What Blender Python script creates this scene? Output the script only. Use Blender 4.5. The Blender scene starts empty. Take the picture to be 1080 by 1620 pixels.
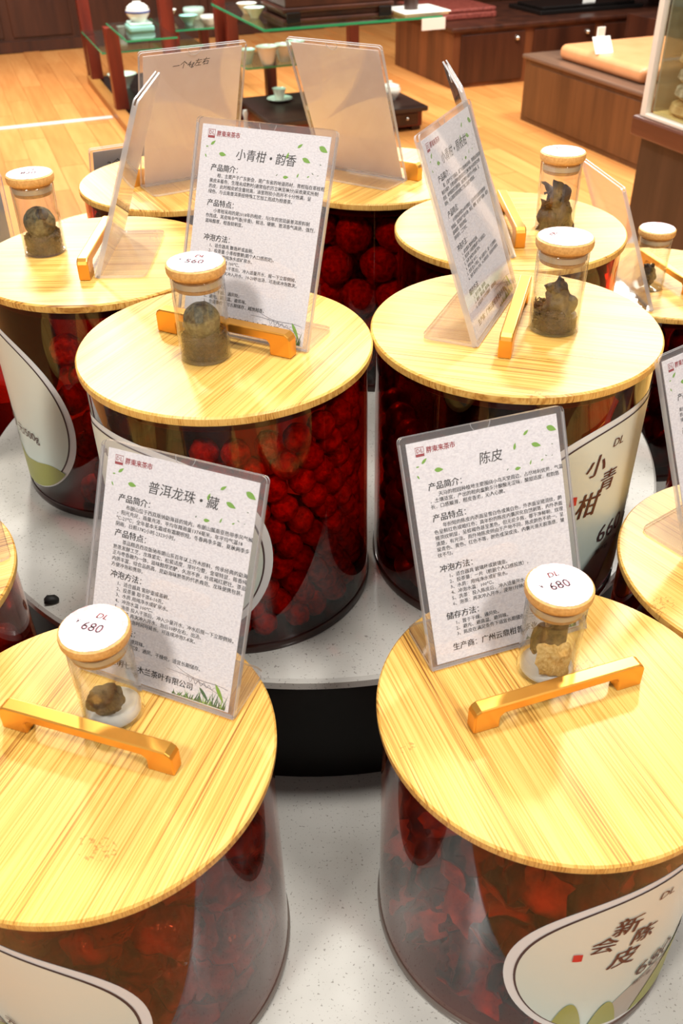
import bpy, bmesh, math, random
from math import sin, cos, pi, radians, sqrt
from mathutils import Vector, Matrix, noise

random.seed(7)
scene = bpy.context.scene
COL = scene.collection

# ------------------------------------------------------------------ camera, world, lights, exposure
CAM = Vector((0.02795, -0.97662, 1.49958))
PITCH, ROLL = 0.64223, -0.019705
cd = bpy.data.cameras.new('camera')
cam = bpy.data.objects.new('camera', cd)
COL.objects.link(cam)
cd.sensor_fit = 'HORIZONTAL'
cd.sensor_width = 24.0
cd.lens = 1409.28 * 24.0 / 1080.0
cd.clip_start = 0.02
cd.clip_end = 60
_R = Vector((1, 0, 0)); _U = Vector((0, sin(PITCH), cos(PITCH))); _F = Vector((0, cos(PITCH), -sin(PITCH)))
_r = _R * cos(ROLL) + _U * sin(ROLL)
_u = -_R * sin(ROLL) + _U * cos(ROLL)
cam.matrix_world = Matrix(((_r.x, _u.x, -_F.x, CAM.x), (_r.y, _u.y, -_F.y, CAM.y), (_r.z, _u.z, -_F.z, CAM.z), (0, 0, 0, 1)))
cd.dof.use_dof = True
cd.dof.focus_distance = 0.80
cd.dof.aperture_fstop = 13.0
scene.camera = cam

scene.view_settings.view_transform = 'Standard'
scene.view_settings.look = 'None'
scene.view_settings.gamma = 1.0
scene.view_settings.use_curve_mapping = False
scene.view_settings.exposure = 0.42

world = bpy.data.worlds.new('world')
scene.world = world
world.use_nodes = True
bgn = world.node_tree.nodes['Background']
bgn.inputs[0].default_value = (1.0, 0.96, 0.92, 1)
bgn.inputs[1].default_value = 0.20

def area(name, loc, target, size, power, color=(1, 0.962, 0.905)):
    l = bpy.data.lights.new(name, 'AREA')
    l.shape = 'DISK'; l.size = size; l.energy = power; l.color = color
    o = bpy.data.objects.new(name, l)
    COL.objects.link(o)
    o.location = loc
    o.rotation_euler = (Vector(target) - Vector(loc)).to_track_quat('-Z', 'Y').to_euler()
    return o
area('ceiling_downlight', (-0.75, 1.75, 2.85), (-0.1, -0.3, 1.0), 0.22, 40)
area('ceiling_downlight', (0.95, 1.55, 2.85), (0.1, -0.3, 1.0), 0.22, 40)
area('ceiling_downlight', (0.10, -0.15, 2.95), (0.05, -0.2, 1.0), 0.35, 19)
area('ceiling_downlight', (-0.9, -1.7, 2.95), (-0.1, -0.3, 0.9), 0.4, 29)
area('ceiling_downlight', (1.1, -1.6, 2.95), (0.1, -0.3, 0.9), 0.4, 26)
area('ceiling_panel_light', (-2.1, 5.6, 3.0), (-2.1, 5.6, 0), 1.2, 135)
area('ceiling_panel_light', (0.2, 4.6, 3.0), (0.2, 4.6, 0), 1.2, 110)
area('ceiling_panel_light', (2.2, 4.6, 3.0), (2.2, 4.6, 0), 1.2, 98)

cy = scene.cycles
cy.max_bounces = 10
cy.transparent_max_bounces = 40
cy.caustics_reflective = False
cy.caustics_refractive = False
cy.sample_clamp_indirect = 6.0

# ------------------------------------------------------------------ materials
def S(r, g, b, a=1.0):
    f = lambda c: (c / 255 / 12.92) if c / 255 <= 0.04045 else ((c / 255 + 0.055) / 1.055) ** 2.4
    return (f(r), f(g), f(b), a)

class NT:
    def __init__(s, name):
        s.m = bpy.data.materials.new(name); s.m.use_nodes = True
        s.t = s.m.node_tree; s.t.nodes.clear()
        s.out = s.t.nodes.new('ShaderNodeOutputMaterial')
    def n(s, typ, **kw):
        nd = s.t.nodes.new(typ)
        for k, v in kw.items():
            if k.startswith('_'): setattr(nd, k[1:], v)
        return nd
    def l(s, a, b): s.t.links.new(a, b)
    def math(s, op, a, b=None, clamp=False):
        nd = s.t.nodes.new('ShaderNodeMath'); nd.operation = op; nd.use_clamp = clamp
        for i, v in enumerate((a, b)):
            if v is None: continue
            if isinstance(v, (int, float)): nd.inputs[i].default_value = v
            else: s.l(v, nd.inputs[i])
        return nd.outputs[0]
    def ramp(s, fac, stops):
        nd = s.t.nodes.new('ShaderNodeValToRGB'); cr = nd.color_ramp
        while len(cr.elements) < len(stops): cr.elements.new(0.5)
        for e, (p, c) in zip(cr.elements, stops): e.position = p; e.color = c
        s.l(fac, nd.inputs[0]); return nd.outputs[0]
    def mix(s, fac, a, b, mode='MIX'):
        nd = s.t.nodes.new('ShaderNodeMix'); nd.data_type = 'RGBA'; nd.blend_type = mode
        for i, v in ((0, fac), (6, a), (7, b)):
            if isinstance(v, (int, float)): nd.inputs[i].default_value = v
            elif isinstance(v, tuple): nd.inputs[i].default_value = v
            else: s.l(v, nd.inputs[i])
        return nd.outputs[2]
    def coords(s, scale=(1, 1, 1), rnd=0.0):
        tc = s.t.nodes.new('ShaderNodeTexCoord')
        mp = s.t.nodes.new('ShaderNodeMapping'); mp.inputs['Scale'].default_value = scale
        if rnd:
            oi = s.t.nodes.new('ShaderNodeObjectInfo')
            v = s.t.nodes.new('ShaderNodeVectorMath'); v.operation = 'SCALE'
            v.inputs[0].default_value = (rnd, rnd * .7, rnd * .3); s.l(oi.outputs['Random'], v.inputs['Scale'])
            ad = s.t.nodes.new('ShaderNodeVectorMath'); ad.operation = 'ADD'
            s.l(tc.outputs['Object'], ad.inputs[0]); s.l(v.outputs[0], ad.inputs[1]); s.l(ad.outputs[0], mp.inputs['Vector'])
        else:
            s.l(tc.outputs['Object'], mp.inputs['Vector'])
        return mp.outputs[0]
    def noise(s, vec, scale, detail=3, rough=0.5):
        nd = s.t.nodes.new('ShaderNodeTexNoise'); nd.inputs['Scale'].default_value = scale
        nd.inputs['Detail'].default_value = detail; nd.inputs['Roughness'].default_value = rough
        s.l(vec, nd.inputs['Vector']); return nd.outputs['Fac']
    def bsdf(s, color, rough=0.5, metal=0.0, spec=0.5, bump=None, bstr=0.3, bdist=0.001, coat=0.0, trans=0.0):
        b = s.t.nodes.new('ShaderNodeBsdfPrincipled')
        if isinstance(color, tuple): b.inputs['Base Color'].default_value = color
        else: s.l(color, b.inputs['Base Color'])
        if isinstance(rough, (int, float)): b.inputs['Roughness'].default_value = rough
        else: s.l(rough, b.inputs['Roughness'])
        b.inputs['Metallic'].default_value = metal
        b.inputs['Specular IOR Level'].default_value = spec
        b.inputs['Coat Weight'].default_value = coat
        if bump is not None:
            bn = s.t.nodes.new('ShaderNodeBump'); bn.inputs['Strength'].default_value = bstr; bn.inputs['Distance'].default_value = bdist
            s.l(bump, bn.inputs['Height']); s.l(bn.outputs[0], b.inputs['Normal'])
        s.l(b.outputs[0], s.out.inputs[0]); return b

def plain(name, col, rough=0.5, metal=0.0, spec=0.5, coat=0.0):
    t = NT(name); t.bsdf(col, rough, metal, spec, coat=coat); return t.m

def speck(name, c1, c2, scale, rough=0.5, spec=0.5, bstr=0.0, bdist=0.001, lo=.35, hi=.65, detail=4, rnd=3.0, coat=0.0):
    t = NT(name); v = t.coords(rnd=rnd); f = t.noise(v, scale, detail, .6)
    c = t.ramp(f, [(lo, c1), (hi, c2)])
    t.bsdf(c, rough, 0, spec, bump=f if bstr else None, bstr=bstr, bdist=bdist, coat=coat); return t.m

def clear(name, tint, f0=0.045, rough=0.02, haze=0.0, hazecol=(.8, .8, .8, 1), gloss=(1, 1, 1, 1), reflect=True, edge=1.0):
    """clear plastic or glass: straight transmission with a tint plus Fresnel reflection"""
    t = NT(name)
    if not reflect:
        tr = t.n('ShaderNodeBsdfTransparent'); tr.inputs[0].default_value = tint; t.l(tr.outputs[0], t.out.inputs[0]); return t.m
    g = t.n('ShaderNodeNewGeometry')
    dot = t.n('ShaderNodeVectorMath', _operation='DOT_PRODUCT')
    t.l(g.outputs['Incoming'], dot.inputs[0]); t.l(g.outputs['Normal'], dot.inputs[1])
    c = t.math('ABSOLUTE', dot.outputs['Value'])
    p = t.math('POWER', t.math('SUBTRACT', 1.0, c, True), 5.0)
    fr = t.math('ADD', t.math('MULTIPLY', p, 1 - f0), f0, True)
    tr = t.n('ShaderNodeBsdfTransparent'); tr.inputs[0].default_value = tint
    if edge < 1.0:      # a longer way through the glass at grazing angles
        pe = t.math('POWER', t.math('SUBTRACT', 1.0, c, True), 2.5)
        t.l(t.mix(pe, tint, tuple(x * edge for x in tint[:3]) + (1,)), tr.inputs[0])
    gl = t.n('ShaderNodeBsdfGlossy'); gl.inputs['Roughness'].default_value = rough; gl.inputs['Color'].default_value = gloss
    base = tr.outputs[0]
    if haze > 0:
        df = t.n('ShaderNodeBsdfDiffuse'); df.inputs[0].default_value = hazecol
        mh = t.n('ShaderNodeMixShader'); mh.inputs[0].default_value = haze
        t.l(tr.outputs[0], mh.inputs[1]); t.l(df.outputs[0], mh.inputs[2]); base = mh.outputs[0]
    mx = t.n('ShaderNodeMixShader')
    t.l(fr, mx.inputs[0]); t.l(base, mx.inputs[1]); t.l(gl.outputs[0], mx.inputs[2]); t.l(mx.outputs[0], t.out.inputs[0])
    return t.m

def bamboo(name, light, mid, dark, fine=1.0, rough=0.38):
    t = NT(name)
    v = t.coords(rnd=2.0)
    vs = t.n('ShaderNodeMapping'); vs.inputs['Scale'].default_value = (760 * fine, 5, 90); t.l(v, vs.inputs['Vector'])
    f1 = t.noise(vs.outputs[0], 1.0, 3, .6)
    vb = t.n('ShaderNodeMapping'); vb.inputs['Scale'].default_value = (55 * fine, 2.2, 30); t.l(v, vb.inputs['Vector'])
    f2 = t.noise(vb.outputs[0], 1.0, 2, .5)
    # glued strips about 2 cm wide
    sep = t.n('ShaderNodeSeparateXYZ'); t.l(v, sep.inputs[0])
    cell = t.math('FLOOR', t.math('MULTIPLY', sep.outputs[0], 48))
    wn = t.n('ShaderNodeTexWhiteNoise', _noise_dimensions='1D'); t.l(cell, wn.inputs['W'])
    a = t.math('ADD', t.math('MULTIPLY', f1, .72), t.math('MULTIPLY', f2, .28))
    a = t.math('ADD', a, t.math('MULTIPLY', t.math('SUBTRACT', wn.outputs['Value'], .5), .07))
    c = t.ramp(a, [(.33, dark), (.44, mid), (.56, light)])
    # bamboo nodes: small freckled patches
    vo = t.n('ShaderNodeTexVoronoi'); vo.inputs['Scale'].default_value = 11
    vv = t.n('ShaderNodeMapping'); vv.inputs['Scale'].default_value = (1, 1.6, 1); t.l(v, vv.inputs['Vector']); t.l(vv.outputs[0], vo.inputs['Vector'])
    spot = t.math('LESS_THAN', vo.outputs['Distance'], .16)
    vn = t.n('ShaderNodeMapping'); vn.inputs['Scale'].default_value = (330, 520, 100); t.l(v, vn.inputs['Vector'])
    f3 = t.noise(vn.outputs[0], 1.0, 2, .5)
    dots = t.math('MULTIPLY', spot, t.math('GREATER_THAN', f3, .58))
    c = t.mix(t.math('MULTIPLY', dots, .45), c, dark)
    t.bsdf(c, rough, 0, .35, bump=f1, bstr=.06, bdist=.0005)
    return t.m

def wood(name, c1, c2, axis='z', scale=14, rough=0.4, spec=.5, rnd=4.0, stretch=12):
    t = NT(name)
    sc = {'x': (1, stretch, stretch), 'y': (stretch, 1, stretch), 'z': (stretch, stretch, 1)}[axis]
    v = t.coords(sc, rnd); f = t.noise(v, scale / stretch, 5, .6)
    c = t.ramp(f, [(.3, c1), (.7, c2)])
    t.bsdf(c, rough, 0, spec, bump=f, bstr=.05, bdist=.002); return t.m

def floorwood():
    t = NT('oak_floor')
    v = t.coords((18, 1.2, 5), 9.0); f = t.noise(v, 1.6, 4, .55)
    oi = t.n('ShaderNodeObjectInfo')
    k = t.math('ADD', t.math('MULTIPLY', f, .7), t.math('MULTIPLY', oi.outputs['Random'], .3))
    c = t.ramp(k, [(.25, S(196, 124, 62)), (.5, S(212, 140, 74)), (.75, S(224, 156, 88))])
    t.bsdf(c, .42, 0, .4); return t.m

def quartz():
    t = NT('speckled_quartz')
    v = t.coords(); f = t.noise(v, 430, 2, .5); g = t.noise(v, 9, 3, .5)
    c = t.ramp(g, [(.3, S(176, 171, 163)), (.7, S(206, 203, 196))])
    d = t.ramp(f, [(.31, (1, 1, 1, 1)), (.36, (0, 0, 0, 1))])
    c = t.mix(t.math('MULTIPLY', d, .55), c, S(95, 86, 78))
    t.bsdf(c, .13, 0, .5); return t.m

def paper_mat():
    t = NT('textured_paper')
    v = t.coords((1, 1, 1.6), 2.0); f = t.noise(v, 520, 4, .6)
    c = t.ramp(f, [(.3, S(222, 220, 224)), (.62, S(245, 244, 246))])
    t.bsdf(c, .8, 0, .2, bump=f, bstr=.28, bdist=.0009); return t.m

M = {}
M['bamboo'] = bamboo('bamboo_lid', S(230, 187, 102), S(213, 156, 70), S(132, 80, 28))
M['bamboo_edge'] = bamboo('bamboo_edge', S(232, 186, 104), S(212, 156, 76), S(160, 102, 40), 2.0, .45)
M['cap'] = speck('cap_bamboo', S(200, 146, 80), S(222, 170, 100), 420, .5)
M['gold'] = plain('brushed_gold', S(228, 164, 72), .33, .85)
M['wall'] = clear('amber_acrylic', (0.72, 0.235, 0.145, 1), .045, .02)
M['wall_in'] = clear('amber_acrylic_inside', (0.72, 0.235, 0.145, 1), .0, .02, reflect=False)
M['wall_pale'] = clear('smoky_acrylic', (.80, .46, .34, 1), .045, .02)
M['wall_pale_in'] = clear('smoky_acrylic_inside', (.80, .46, .34, 1), .0, .02, reflect=False)
M['base_pale'] = plain('smoky_base', S(112, 100, 92), .15)
M['seal'] = plain('seal_reflection_brown', S(96, 30, 18), .3)  # lid seal; its brown also paints the lid underside's reflection in the wall
M['jar_base'] = plain('jar_base_brown', S(44, 20, 14), .18)
M['acrylic'] = clear('clear_acrylic', (.97, .96, .96, 1), .045, .03, .03, (.9, .85, .83, 1))
M['acrylic_edge'] = clear('acrylic_edge', (.78, .77, .77, 1), .10, .12, .38, (.82, .8, .8, 1))
M['glass'] = clear('bottle_glass', (.965, .97, .965, 1), .06, .01, edge=.72)
M['shelf_glass'] = clear('shelf_glass', (.80, .93, .87, 1), .06, .02)
M['glass_edge'] = plain('green_glass_edge', S(40, 150, 100), .2)
M['pane'] = clear('cabinet_pane', (.90, .92, .88, 1), .06, .02)
M['pane_back'] = clear('reflection_haze_pane', (.62, .62, .50, 1), .08, .05, .42, (.50, .52, .40, 1))  # haze colour paints in greenish reflections and goods behind the glass
M['paper'] = paper_mat()
M['paper_back'] = speck('paper_back', S(244, 228, 221), S(248, 234, 228), 40, .75, .3)
M['paper_grey'] = plain('paper_grey', S(170, 170, 172), .7)
M['ink'] = plain('black_ink', S(18, 16, 18), .6)
M['ink_soft'] = plain('grey_ink', S(110, 110, 118), .6)
M['red'] = plain('red_ink', S(158, 24, 36), .5)
M['seal_red'] = plain('seal_red', S(200, 40, 34), .5)
M['brown_ink'] = plain('brown_ink', S(84, 34, 26), .5)
M['dark_line'] = plain('dark_line', S(70, 48, 48), .5)
M['leaf'] = plain('leaf_green', S(120, 176, 40), .5)
M['leaf_dark'] = plain('leaf_dark_green', S(46, 100, 30), .5)
M['sticker'] = plain('sticker_white', S(244, 242, 244), .45)
def floral():
    t = NT('floral_ring'); v = t.coords(rnd=2); f = t.noise(v, 300, 2, .5)
    c = t.ramp(f, [(.42, S(226, 160, 160)), (.56, S(244, 226, 226))]); t.bsdf(c, .5); return t.m
M['floral'] = floral()
M['price'] = plain('price_ink', S(150, 96, 108), .5)
M['label_white'] = plain('label_white', S(222, 222, 220), .4)
def panelmat():
    t = NT('label_panel'); tc = t.n('ShaderNodeTexCoord'); sp = t.n('ShaderNodeSeparateXYZ'); t.l(tc.outputs['Object'], sp.inputs[0])
    f = t.math('MULTIPLY', t.math('ADD', sp.outputs[2], .25), 5.0, True)
    c = t.ramp(f, [(0.2, S(196, 214, 206)), (.8, S(218, 218, 200))]); t.bsdf(c, .35); return t.m
M['label_panel'] = panelmat()
M['olive'] = plain('olive_print', S(148, 152, 62), .4)
M['olive_pale'] = plain('olive_pale_print', S(186, 188, 132), .4)
M['taupe'] = plain('taupe_print', S(170, 164, 152), .4)
M['quartz'] = quartz()
M['black_wood'] = plain('black_riser', S(16, 10, 7), .5, 0, .2)
M['foil'] = speck('red_wrapped_ball', S(150, 44, 24), S(245, 130, 80), 150, .20, .9, .9, .004)
M['foil_dark'] = speck('dark_ball', S(50, 16, 10), S(110, 38, 22), 90, .3, .5, .5, .003)
M['packet'] = speck('crumpled_packet', S(60, 22, 14), S(160, 66, 40), 45, .14, .6, .8, .006)
M['peel'] = speck('dried_peel', S(120, 52, 22), S(214, 116, 56), 45, .45, .4, .6, .002)
M['peel_jar'] = speck('peel_brown_inside', S(60, 30, 16), S(140, 74, 40), 60, .55, .4, .6, .002)
M['peel_in'] = speck('peel_inside', S(196, 150, 80), S(232, 194, 128), 330, .8, .2, .9, .002)
M['peel_dark'] = speck('dark_peel', S(40, 30, 16), S(112, 86, 52), 140, .6, .3, .8, .002)
M['peel_brown'] = speck('brown_peel', S(24, 16, 8), S(88, 62, 34), 120, .5, .4, .8, .002)
M['peel_olive'] = speck('olive_peel', S(52, 42, 24), S(108, 88, 54), 120, .5, .4, .8, .002)
M['ball_green'] = speck('olive_tea_ball', S(66, 62, 44), S(120, 112, 84), 260, .75, .2, .8, .001)
M['ball_dark'] = speck('dark_tea_ball', S(34, 26, 18), S(96, 78, 54), 150, .6, .3, 1.0, .003)
M['tea'] = speck('loose_tea', S(20, 13, 8), S(92, 64, 40), 420, .55, .4, 0)
M['floor'] = floorwood()
M['steel'] = plain('threshold_steel', S(236, 234, 230), .25, .2)
M['rosewood'] = wood('rosewood', S(70, 18, 10), S(126, 40, 22), 'z', 10, .35)
M['dark_wood'] = wood('dark_cabinet_wood', S(44, 20, 12), S(78, 40, 24), 'z', 9, .35)
M['case_wood'] = wood('case_wood', S(58, 37, 24), S(88, 60, 42), 'z', 9, .4)
M['brown_wood'] = wood('brown_chest_wood', S(72, 43, 22), S(108, 68, 38), 'z', 9, .4)
M['bench_wood'] = wood('bench_wood', S(70, 36, 20), S(118, 66, 36), 'z', 8, .38)
M['wood_top'] = wood('chest_top_wood', S(84, 62, 50), S(116, 88, 70), 'y', 7, .3)
M['rail_wood'] = wood('oak_rail', S(150, 96, 44), S(190, 130, 66), 'y', 8, .45)
M['moulding'] = wood('moulding_wood', S(90, 46, 28), S(122, 70, 44), 'y', 10, .35)
M['leather_red'] = speck('red_leather', S(112, 48, 40), S(150, 74, 62), 60, .35, .5, .2, .002)
M['leather_tan'] = speck('tan_leather', S(206, 140, 92), S(216, 152, 104), 6, .4)
M['black'] = plain('black_lacquer', S(18, 14, 12), .25)
M['slate'] = wood('dark_tray', S(40, 26, 22), S(66, 44, 38), 'x', 10, .35)
M['porcelain'] = plain('porcelain', S(238, 236, 226), .15)
M['celadon'] = plain('celadon_glaze', S(196, 224, 212), .15)
M['celadon_dark'] = plain('celadon_deep', S(150, 205, 190), .15)
M['blue'] = plain('cobalt_print', S(80, 96, 150), .2)
M['aluminium'] = plain('white_aluminium', S(232, 222, 208), .35)
M['gasket'] = plain('silicone_gasket', S(206, 178, 140), .4)
M['knob'] = plain('steel_knob', S(220, 214, 204), .2, .9)
M['cream_cloth'] = plain('cream_shelf', S(246, 220, 150), .7)
M['stone_a'] = speck('tea_cake_grey', S(120, 124, 104), S(206, 204, 186), 40, .5)
M['stone_b'] = speck('wrapped_tea_cake', S(176, 140, 84), S(224, 196, 140), 30, .5)
M['white'] = plain('white_card', S(246, 244, 238), .5)
M['crumb'] = plain('dark_crumb', S(20, 16, 14), .6)

# ------------------------------------------------------------------ mesh helpers
class MB:
    def __init__(s): s.v = []; s.f = []; s.mi = []
    def add(s, vs, fs, mi=0):
        o = len(s.v); s.v += [tuple(v) for v in vs]
        for f in fs: s.f.append([i + o for i in f]); s.mi.append(mi)
        return s
    def box(s, x0, x1, y0, y1, z0, z1, mi=0):
        return s.add([(x0, y0, z0), (x1, y0, z0), (x1, y1, z0), (x0, y1, z0), (x0, y0, z1), (x1, y0, z1), (x1, y1, z1), (x0, y1, z1)],
                     [(3, 2, 1, 0), (4, 5, 6, 7), (0, 1, 5, 4), (1, 2, 6, 5), (2, 3, 7, 6), (3, 0, 4, 7)], mi)
    def lathe(s, prof, n=48, mi=0, c=(0, 0), closed=False):
        vs = []; fs = []; k = len(prof)
        for i in range(n):
            a = 2 * pi * i / n
            for r, z in prof: vs.append((c[0] + r * cos(a), c[1] + r * sin(a), z))
        for i in range(n):
            j = (i + 1) % n
            for q in range(k if closed else k - 1):
                w = (q + 1) % k
                fs.append((i * k + q, j * k + q, j * k + w, i * k + w))
        s.add(vs, fs, mi)
        if not closed:
            o = len(s.v) - n * k
            if prof[0][0] > 1e-6: s.f.append([o + i * k for i in range(n)][::-1]); s.mi.append(mi)
            if prof[-1][0] > 1e-6: s.f.append([o + i * k + k - 1 for i in range(n)]); s.mi.append(mi)
        return s
    def prism(s, pts, y0, y1, axis='y', mi=0, side=None):
        """outline pts in (x,z) extruded along y, or in (x,y) along z"""
        n = len(pts)
        if axis == 'y': vs = [(x, y0, z) for x, z in pts] + [(x, y1, z) for x, z in pts]
        else: vs = [(x, y, y0) for x, y in pts] + [(x, y, y1) for x, y in pts]
        sm = mi if side is None else side
        s.add(vs, [list(range(n)), list(range(n, 2 * n))[::-1]], mi)
        o = len(s.v) - 2 * n
        for i in range(n):
            j = (i + 1) % n; s.f.append([o + i, o + n + i, o + n + j, o + j]); s.mi.append(sm)
        return s
    def tube(s, path, r, n=8, mi=0):
        vs = []; fs = []
        for i, p in enumerate(path):
            p = Vector(p); d = (Vector(path[min(i + 1, len(path) - 1)]) - Vector(path[max(i - 1, 0)])).normalized()
            a = d.cross(Vector((0, 0, 1)))
            if a.length < 1e-3: a = d.cross(Vector((0, 1, 0)))
            a.normalize(); b = d.cross(a)
            rr = r[i] if isinstance(r, (list, tuple)) else r
            for k in range(n): vs.append(p + a * rr * cos(2 * pi * k / n) + b * rr * sin(2 * pi * k / n))
        for i in range(len(path) - 1):
            for k in range(n):
                j = (k + 1) % n; fs.append((i * n + k, i * n + j, (i + 1) * n + j, (i + 1) * n + k))
        fs.append(list(range(n))); fs.append(list(range((len(path) - 1) * n, len(path) * n))[::-1])
        return s.add(vs, fs, mi)
    def mesh(s, name, mats, smooth=None, fix=True):
        me = bpy.data.meshes.new(name); me.from_pydata(s.v, [], s.f)
        for m in (mats if isinstance(mats, (list, tuple)) else [mats]): me.materials.append(M[m] if isinstance(m, str) else m)
        me.polygons.foreach_set('material_index', s.mi)
        if fix:
            b = bmesh.new(); b.from_mesh(me); bmesh.ops.recalc_face_normals(b, faces=b.faces); b.to_mesh(me); b.free()
        if smooth is not None:
            me.polygons.foreach_set('use_smooth', [True] * len(me.polygons))
            me.set_sharp_from_angle(angle=radians(smooth))
        me.update(); return me
    def obj(s, name, mats, parent=None, smooth=None, bevel=0, fix=True, seg=2):
        return link(name, s.mesh(name, mats, smooth, fix), parent, bevel, seg)

def link(name, me, parent=None, bevel=0, seg=2):
    o = bpy.data.objects.new(name, me); COL.objects.link(o)
    if parent is not None: o.parent = parent
    if bevel:
        md = o.modifiers.new('bevel', 'BEVEL'); md.width = bevel; md.segments = seg; md.limit_method = 'ANGLE'; md.angle_limit = radians(40)
    return o

def tag(o, label, cat, group=None, kind=None):
    o['label'] = label; o['category'] = cat
    if group: o['group'] = group
    if kind: o['kind'] = kind
    return o

def thing(name, loc, rz, label, cat, group=None):
    o = bpy.data.objects.new(name, None); COL.objects.link(o); o.empty_display_size = .05
    o.location = loc; o.rotation_euler = (0, 0, rz)
    return tag(o, label, cat, group)

def rrect(w, z0, z1, r, n=4, bottom=False):
    pts = []
    cs = [(w / 2 - r, z1 - r, 0), (-w / 2 + r, z1 - r, 90)]
    if bottom: cs += [(-w / 2 + r, z0 + r, 180), (w / 2 - r, z0 + r, 270)]
    for cx, cz, a in cs:
        for i in range(n + 1):
            t = radians(a + 90 * i / n); pts.append((cx + r * cos(t), cz + r * sin(t)))
    if not bottom: pts += [(-w / 2, z0), (w / 2, z0)]
    return pts

_tc = {}
def text_geo(s, bold=0.0, res=1):
    """triangles of a line of text, em = 1, baseline at y = 0, starting at x = 0"""
    k = (s, bold, res)
    if k in _tc: return _tc[k]
    cu = bpy.data.curves.new('lettering', 'FONT'); cu.body = s; cu.size = 1; cu.resolution_u = res
    o = bpy.data.objects.new('lettering', cu); COL.objects.link(o)
    bpy.context.view_layer.update()
    m = o.to_mesh()
    vs = [(v.co.x, v.co.y) for v in m.vertices]; fs = [list(p.vertices) for p in m.polygons]
    o.to_mesh_clear(); bpy.data.objects.remove(o); bpy.data.curves.remove(cu)
    _tc[k] = (vs, fs); return _tc[k]

def flat_text(mb, s, x, z, size, y=0.0, bold=0.0, mi=0, shear=0.0, align='l', sx=1.0, rot=0.0, res=1):
    vs, fs = text_geo(s, bold, res)
    if not vs: return
    w = max(v[0] for v in vs) * size * sx
    x0 = x - (w / 2 if align == 'c' else w if align == 'r' else 0)
    out = []
    for a, b in vs:
        px, pz = a * size * sx + shear * b * size, b * size
        if rot: px, pz = px * cos(rot) - pz * sin(rot), px * sin(rot) + pz * cos(rot)
        out.append((x0 + px, y, z + pz))
    mb.add(out, fs, mi)
    if bold > 0:      # heavier strokes: the same outline stamped again, a hair to the right
        d = bold * size
        mb.add([(a + d, b - .00002, c + d * .35) for a, b, c in out], fs, mi)

def leaf2d(mb, x, z, ln, wd, ang, y, mi):
    pts = []
    n = 7
    for i in range(n + 1): t = i / n; pts.append((ln * (t - .5), wd * sin(pi * t ** .8) * .5))
    for i in range(n - 1, 0, -1): t = i / n; pts.append((ln * (t - .5), -wd * sin(pi * t ** .8) * .5))
    mb.add([(x + a * cos(ang) - b * sin(ang), y, z + a * sin(ang) + b * cos(ang)) for a, b in pts], [list(range(len(pts)))[::-1]], mi)

def ribbon2d(mb, pts, w, y, mi):
    vs = []; fs = []
    for i, (x, z) in enumerate(pts):
        x2, z2 = pts[min(i + 1, len(pts) - 1)]; x1, z1 = pts[max(i - 1, 0)]
        d = Vector((x2 - x1, z2 - z1)); d = d.normalized() if d.length > 0 else Vector((1, 0)); ww = w * (.4 + .6 * sin(pi * (i + .5) / len(pts)))
        vs += [(x - d.y * ww / 2, y, z + d.x * ww / 2), (x + d.y * ww / 2, y, z - d.x * ww / 2)]
    for i in range(len(pts) - 1): fs.append((2 * i, 2 * i + 1, 2 * i + 3, 2 * i + 2))
    mb.add(vs, fs, mi)

def blob_mesh(name, mat, r, amp, freq, sub=3, seed=0, squash=(1, 1, 1), smooth=180):
    bm = bmesh.new(); bmesh.ops.create_icosphere(bm, subdivisions=sub, radius=1)
    for v in bm.verts:
        p = v.co.copy(); k = 1 + amp * noise.noise(p * freq + Vector((seed * 7.1, seed * 3.3, seed)))+ amp * .5 * noise.noise(p * freq * 2.3 + Vector((seed, 9, seed)))
        v.co = Vector((p.x * squash[0], p.y * squash[1], p.z * squash[2])) * (r * k)
    me = bpy.data.meshes.new(name); bm.to_mesh(me); bm.free()
    me.materials.append(M[mat]); me.polygons.foreach_set('use_smooth', [smooth > 90] * len(me.polygons)); return me

def peel_mesh(name, mats, R, span_u, span_v, seed, th=.0016, amp=.25, nu=10, nv=7):
    """a curled shell of dried peel with ragged edges and real thickness"""
    g = []
    for k in (0, 1):
        row = []
        for i in range(nu + 1):
            for j in range(nv + 1):
                u = (i / nu - .5); v = (j / nv - .5)
                e = 1 + .28 * noise.noise(Vector((u * 5, v * 5, seed * 2.7)))
                a, b = u * span_u * e, v * span_v * e
                rr = R * (1 + amp * noise.noise(Vector((u * 3 + seed, v * 3, seed * 1.3)))) - k * th
                row.append((rr * sin(a) * cos(b * .6), rr * sin(b), rr * cos(a) * cos(b) - R * .55))
        g += row
    n = (nu + 1) * (nv + 1); fs = []; mi = []
    idx = lambda i, j, k: k * n + i * (nv + 1) + j
    for i in range(nu):
        for j in range(nv):
            fs.append((idx(i, j, 0), idx(i + 1, j, 0), idx(i + 1, j + 1, 0), idx(i, j + 1, 0))); mi.append(0)
            fs.append((idx(i, j, 1), idx(i, j + 1, 1), idx(i + 1, j + 1, 1), idx(i + 1, j, 1))); mi.append(1)
    for i in range(nu):
        for j in (0, nv): fs.append((idx(i, j, 0), idx(i + 1, j, 0), idx(i + 1, j, 1), idx(i, j, 1))); mi.append(1)
    for j in range(nv):
        for i in (0, nu): fs.append((idx(i, j, 0), idx(i, j + 1, 0), idx(i, j + 1, 1), idx(i, j, 1))); mi.append(1)
    mb = MB(); mb.v = g; mb.f = [list(f) for f in fs]; mb.mi = mi
    return mb.mesh(name, mats, smooth=60)

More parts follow.
